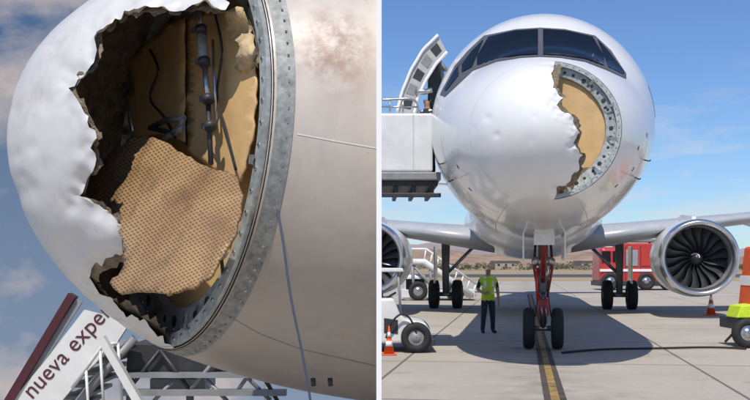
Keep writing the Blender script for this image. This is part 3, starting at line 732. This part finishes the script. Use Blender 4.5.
def pane(name,poly,fn,mat,maxlen=9,uvs=True,thick=.01):
    bm=tri_poly(poly,maxlen); uvl=bm.loops.layers.uv.new('UVMap')
    for fc_ in bm.faces:
        for l in fc_.loops: l[uvl].uv=(l.vert.co.x/160,l.vert.co.y/160)
    for v_ in bm.verts: v_.co=onb(v_.co.x,v_.co.y,fn(v_.co.x,v_.co.y))
    me=bpy.data.meshes.new(name); bm.to_mesh(me); bm.free(); me.materials.append(mat)
    for p in me.polygons: p.use_smooth=True
    o=bpy.data.objects.new(name,me); sc.collection.objects.link(o); sd=o.modifiers.new('s','SOLIDIFY'); sd.thickness=thick; nose.add(o); return o
pd=lambda x,y:-.16+.11*(x-125)/135
pane('cover_panel',rough_poly([(150,42),(168,24),(186,19),(186,142),(160,134),(134,136),(127,104),(132,84),(129,62)],1.2,7,5),pd,tan)
pane('cover_panel',rough_poly([(189,18),(226,12),(244,10),(254,42),(258,88),(254,140),(242,182),(218,172),(189,150)],1.2,7,6),lambda x,y:pd(x,y)-.012,tan)
pane('torn_cover_flap',rough_poly([(226,12),(244,8),(252,34),(257,58),(249,74),(236,66),(241,48),(231,38)],2.0,4,8),lambda x,y:pd(x,y)-.03-.0008*abs(x-256)-.02*math.sin(y*.15),M('torn_tan',(.50,.38,.22),.8,0,.3,12,bump=.3))
pane('dark_gap',[(185.6,19),(189.4,19),(189.4,150),(185.6,144)],lambda x,y:pd(x,y)-.006,darkm,thick=.001)
O=-.10
def ob(x,y,o=0): return onb(x,y,pd(x,y)+O+o)
tube(nose,'actuator_rod',[ob(198,2),ob(201,30)],.013,steel,10)
tube(nose,'actuator_body',[ob(201,28),ob(204,62)],.024,alud,12)
tube(nose,'actuator_rod',[ob(204,60),ob(208,100)],.013,steel,10)
tube(nose,'lower_rod',[ob(208,98),ob(211,164)],.012,darkm,10)
tube(nose,'spring_guide',[ob(213,40,.03),ob(216,120,.03)],.007,steel,8)
for x,y in ((201,30),(204,62),(208,99),(210,126)):
    tube(nose,'clevis',[ob(x,y-3,-.01),ob(x+.5,y+3,-.01)],.028,darkm,10)
    mesh('lug',[ob(x-9,y-3,.05),ob(x-9,y+3,.05),ob(x,y+3,.0),ob(x,y-3,.0)],[(0,1,2,3)],alud,nose,recalc=False)
tube(nose,'rod',[ob(124,84,.05),ob(133,132,.05)],.010,steel,8)
for a,b_ in (((150,128),(176,134)),((176,134),(184,118)),((150,128),(166,120)),((166,120),(184,118)),((160,140),(182,128))):
    tube(nose,'bracket_arm',[ob(*a,.02),ob(*b_,.02)],.014,darkm if a[0]<155 else alud,6)
tube(nose,'wire_loom',smoothpts([ob(150,50,.08),ob(158,70,.06),ob(150,98,.05),ob(165,118,.05),ob(176,140,.03)]),.007,black,8)
tube(nose,'wire_loom',smoothpts([ob(215,14,.06),ob(222,50,.03),ob(217,95,.05),ob(226,130,.03),ob(236,170,.05)]),.006,black,8)
m,N,L,b=nodes('perforated_sheet'); uv=N.new('ShaderNodeUVMap'); g=N.new('ShaderNodeNewGeometry')
vo=N.new('ShaderNodeTexVoronoi'); vo.voronoi_dimensions='2D'; vo.inputs['Scale'].default_value=1; vo.inputs['Randomness'].default_value=.12
mp=N.new('ShaderNodeMapping'); mp.inputs['Scale'].default_value=(40,56,1); mp.inputs['Rotation'].default_value=(0,0,.55); L.new(uv.outputs[0],mp.inputs[0]); L.new(mp.outputs[0],vo.inputs['Vector'])
dots=mr(vo.outputs['Distance'],.18,.38,1,0)
c=mix(mr(noise(3.5,7),.32,.7),(.30,.17,.07),(.47,.30,.14)); c=mix(mth('MULTIPLY',dots,.72),c,(.09,.05,.027)); c=mix(mr(noise(5,8),.50,.70,0,.75),c,(.15,.085,.045))
L.new(c,b.inputs['Base Color']); b.inputs['Roughness'].default_value=.55; b.inputs['Metallic'].default_value=.1
bp=N.new('ShaderNodeBump'); bp.inputs['Strength'].default_value=.5; bp.inputs['Distance'].default_value=.02; bp.invert=True; L.new(dots,bp.inputs['Height']); L.new(bp.outputs[0],b.inputs['Normal'])
shp=[(120,148),(136,138),(156,139),(172,146),(188,158),(202,166),(218,172),(238,178),(244,196),(242,214),(238,234),(227,252),(214,276),(196,290),(176,294),(148,293),(122,295),(112,284),(128,268),(136,254),(126,238),(114,220),(98,210),(82,199),(86,186),(98,170),(108,158)]
def sheetD(x,y):
    u=max(0,min(1,(x-85)/160)); v_=(y-140)/150
    return -.20-.06*math.sin(u*math.pi)*math.sin(max(0,min(1,v_+.15))*2.4)-.22*v_-.20*(1-u)-.006*math.sin(x*.11+y*.05)
pane('honeycomb_sheet',rough_poly(shp,1.6,5,2),sheetD,m,thick=.012)
lw=M('marking_white',(.72,.70,.66),.4)
strip(nose,'painted_line',[(297,134),(335,141),(376,148)],1.1,bvL,.002,lw)
sg_=M('seam_dirty',(.34,.30,.26),.6)
strip(nose,'skin_seam',[(232,318),(260,334),(300,349),(376,366)],.7,bvL,.002,sg_)
rv=[];rf=[]
for i in range(110):
    th=-1.9+i*.033; s=1.61; y,z=sec(s,th,1.001); p=tfL(s,y,z); n_=(tfL.r*math.cos(th)+tfL.u*math.sin(th)).normalized(); a=n_.cross(tfL.a).normalized(); b0=len(rv)
    for k in range(6): rv.append(p+n_*.002+.0022*(math.cos(k*1.047)*a+math.sin(k*1.047)*tfL.a))
    rf.append(tuple(range(b0,b0+6)))
mesh('rivets',rv,rf,sg_,nose,recalc=False)
tube(nose,'strap_rope',smoothpts([P(274,192,4.12),P(282,236,4.02),P(291,298,3.95),P(302,352,3.92),P(311,405,3.9),P(318,470,3.9)]),.005,M('blue_rope',(.05,.07,.11),.8),8)
for px in (313,330): tube(nose,'drain_mast',[P(px,378,4.7),P(px+.5,386,4.7)],.012,darkm,8)
pco=Vector((divider_x(6)-t_-.001,6,0)); pno=Vector((6,-divider_x(6),0)).normalized()
for o in list(nose.e.children):
    if any(v.co.dot(pno)>pco.dot(pno) for v in o.data.vertices):
        bm=bmesh.new(); bm.from_mesh(o.data); bmesh.ops.bisect_plane(bm,geom=bm.verts[:]+bm.edges[:]+bm.faces[:],plane_co=pco,plane_no=pno,clear_outer=True); bm.to_mesh(o.data); bm.free()
# stairs behind the nose
ls=Grp('boarding_stairs',G(80,7.4)); ls.e.name='boarding_stairs.002'
Dl=7.3
def lq(x,y,d=0): return P(x,y,Dl+d)
def slab(pts,d0,d1,mat,nm):
    n=len(pts); vs=[lq(*p,d0) for p in pts]+[lq(*p,d0)+Vector((0,d1-d0,0)) for p in pts]
    return mesh(nm,vs,[tuple(range(n)),tuple(range(n,2*n))]+[(i,(i+1)%n,n+(i+1)%n,n+i) for i in range(n)],mat,ls)
slab([(-60,480),(10,403),(44,362),(84,310),(130,322),(116,344),(84,374),(56,408),(-10,490)],0,.05,vehw,'side_panel')
slab([(-64,476),(2,403),(68,293),(75,297),(12,403),(-56,484)],-.02,.07,maroon,'trim_rail')
slab([(-64,476),(2,403),(68,293),(72,295),(8,403),(-56,480)],.9,1.0,maroon,'trim_rail')
slab([(10,403),(76,299),(82,302),(20,400)],.012,.04,vehg,'glass_infill')
for i in range(14):
    x=120-i*9; y=345+i*11.5; c=lq(x,y,.5); box(ls,'step',c,(.24,.8,.03),vehg,bev=.004)
for d in (0.06,.9):
    tube(ls,'stringer',[lq(135,338,d),lq(100,376,d),lq(40,450,d)],.035,vehg,8)
    tube(ls,'handrail',[lq(72,388,d-.1),lq(103,345,d-.1),lq(118,343,d-.1)],.014,vehw,8)
    for x,y in ((86,370),(100,350),(118,343)): tube(ls,'post',[lq(x,y,d-.1),lq(x+4,y+60,d-.1)],.011,vehw,8)
slab([(96,338),(103,336),(142,402),(136,408)],-.2,-.12,vehw,'bright_post')
slab([(126,374),(128,345),(210,345),(232,354),(238,374)],.2,.9,darkm,'platform_underside')
slab([(116,378),(116,373),(250,373),(250,378)],.1,.18,vehg,'frame_beam')
slab([(120,396),(120,390),(286,390),(286,396)],.1,.18,vehg,'frame_beam')
for a,b_ in (((128,390),(160,350)),((160,350),(190,390)),((190,390),(222,352)),((222,352),(270,400)),((238,390),(256,364)),((256,364),(284,412)),((145,410),(176,378)),((205,378),(236,410))):
    tube(ls,'lattice_brace',[lq(*a,.15),lq(*b_,.15)],.016,vehg if a[0]%4 else darkm,8)
slab([(150,392),(150,379),(205,379),(205,392)],.3,.8,vehg,'hydraulic_box')
for x in (130,190,268): tube(ls,'leg',[lq(x,374,.4),lq(x,475,.4)],.03,vehg,8)
cu=bpy.data.curves.new('lettering','FONT'); cu.body='una nueva experiencia'; cu.size=.175; cu.extrude=.001; cu.space_character=1.02
o=bpy.data.objects.new('lettering',cu); sc.collection.objects.link(o); cu.materials.append(M('letter_dark',(.09,.02,.025),.6))
a=lq(4,430,-.004); bdir=(lq(118,322)-lq(36,396)); ang=math.atan2(bdir.z,bdir.x)
mw=Matrix.Translation(a)@Matrix.Rotation(-ang-.09,4,'Y')@Matrix.Rotation(math.pi/2,4,'X')
bpy.context.view_layer.update(); dg=bpy.context.evaluated_depsgraph_get()
me=bpy.data.meshes.new_from_object(o.evaluated_get(dg)); me.transform(mw); o2=bpy.data.objects.new('lettering_text',me); sc.collection.objects.link(o2); ls.add(o2); bpy.data.objects.remove(o)
# ================================================================= world / sun / camera
EL=math.radians(58); AZ=math.radians(-165)
sd_=Vector((math.sin(AZ)*math.cos(EL),math.cos(AZ)*math.cos(EL),math.sin(EL)))
w=bpy.data.worlds.new('World'); sc.world=w; w.use_nodes=True; N=w.node_tree.nodes; L=w.node_tree.links; bg=N['Background']
sky=N.new('ShaderNodeTexSky'); sky.sky_type='NISHITA'; sky.sun_disc=False; sky.sun_elevation=EL; sky.sun_rotation=AZ; sky.altitude=300; sky.air_density=1.0; sky.dust_density=.2; sky.ozone_density=1.3
tc=N.new('ShaderNodeTexCoord'); mp=N.new('ShaderNodeMapping'); mp.inputs['Scale'].default_value=(1,1,4.5); mp.inputs['Location'].default_value=(.2,.1,.35); L.new(tc.outputs['Generated'],mp.inputs[0])
tn=N.new('ShaderNodeMix'); tn.data_type='RGBA'; tn.blend_type='MULTIPLY'; tn.inputs['Factor'].default_value=1; L.new(sky.outputs[0],tn.inputs['A']); tn.inputs['B'].default_value=(.74,.96,1.30,1)
cn=noise(4.6,9,.6,mp.outputs[0]); sx=N.new('ShaderNodeSeparateXYZ'); L.new(tc.outputs['Generated'],sx.inputs[0])
mk=mth('MULTIPLY',mr(cn,.46,.62),mr(sx.outputs[2],.08,.20,1,0))
L.new(mix(mth('MULTIPLY',mk,.8),tn.outputs['Result'],(7.6,7.6,7.7)),bg.inputs[0]); bg.inputs[1].default_value=.095
sl_=bpy.data.lights.new('sun','SUN'); sl_.energy=4.2; sl_.angle=math.radians(.5); sl_.color=(1,.94,.85)
so=bpy.data.objects.new('sun',sl_); sc.collection.objects.link(so); so.rotation_euler=(-sd_).to_track_quat('-Z','Y').to_euler(); so.location=(-20,-30,40)
cd=bpy.data.cameras.new('camera'); cam=bpy.data.objects.new('camera',cd); sc.collection.objects.link(cam); cam.location=CAM; cam.rotation_euler=(math.pi/2,0,0)
cd.sensor_width=36; cd.lens=F/750*36; cd.shift_y=65/750; cd.clip_end=20000; cd.clip_start=.05; sc.camera=cam
sc.view_settings.view_transform='Standard'; sc.view_settings.look='None'; sc.view_settings.exposure=0
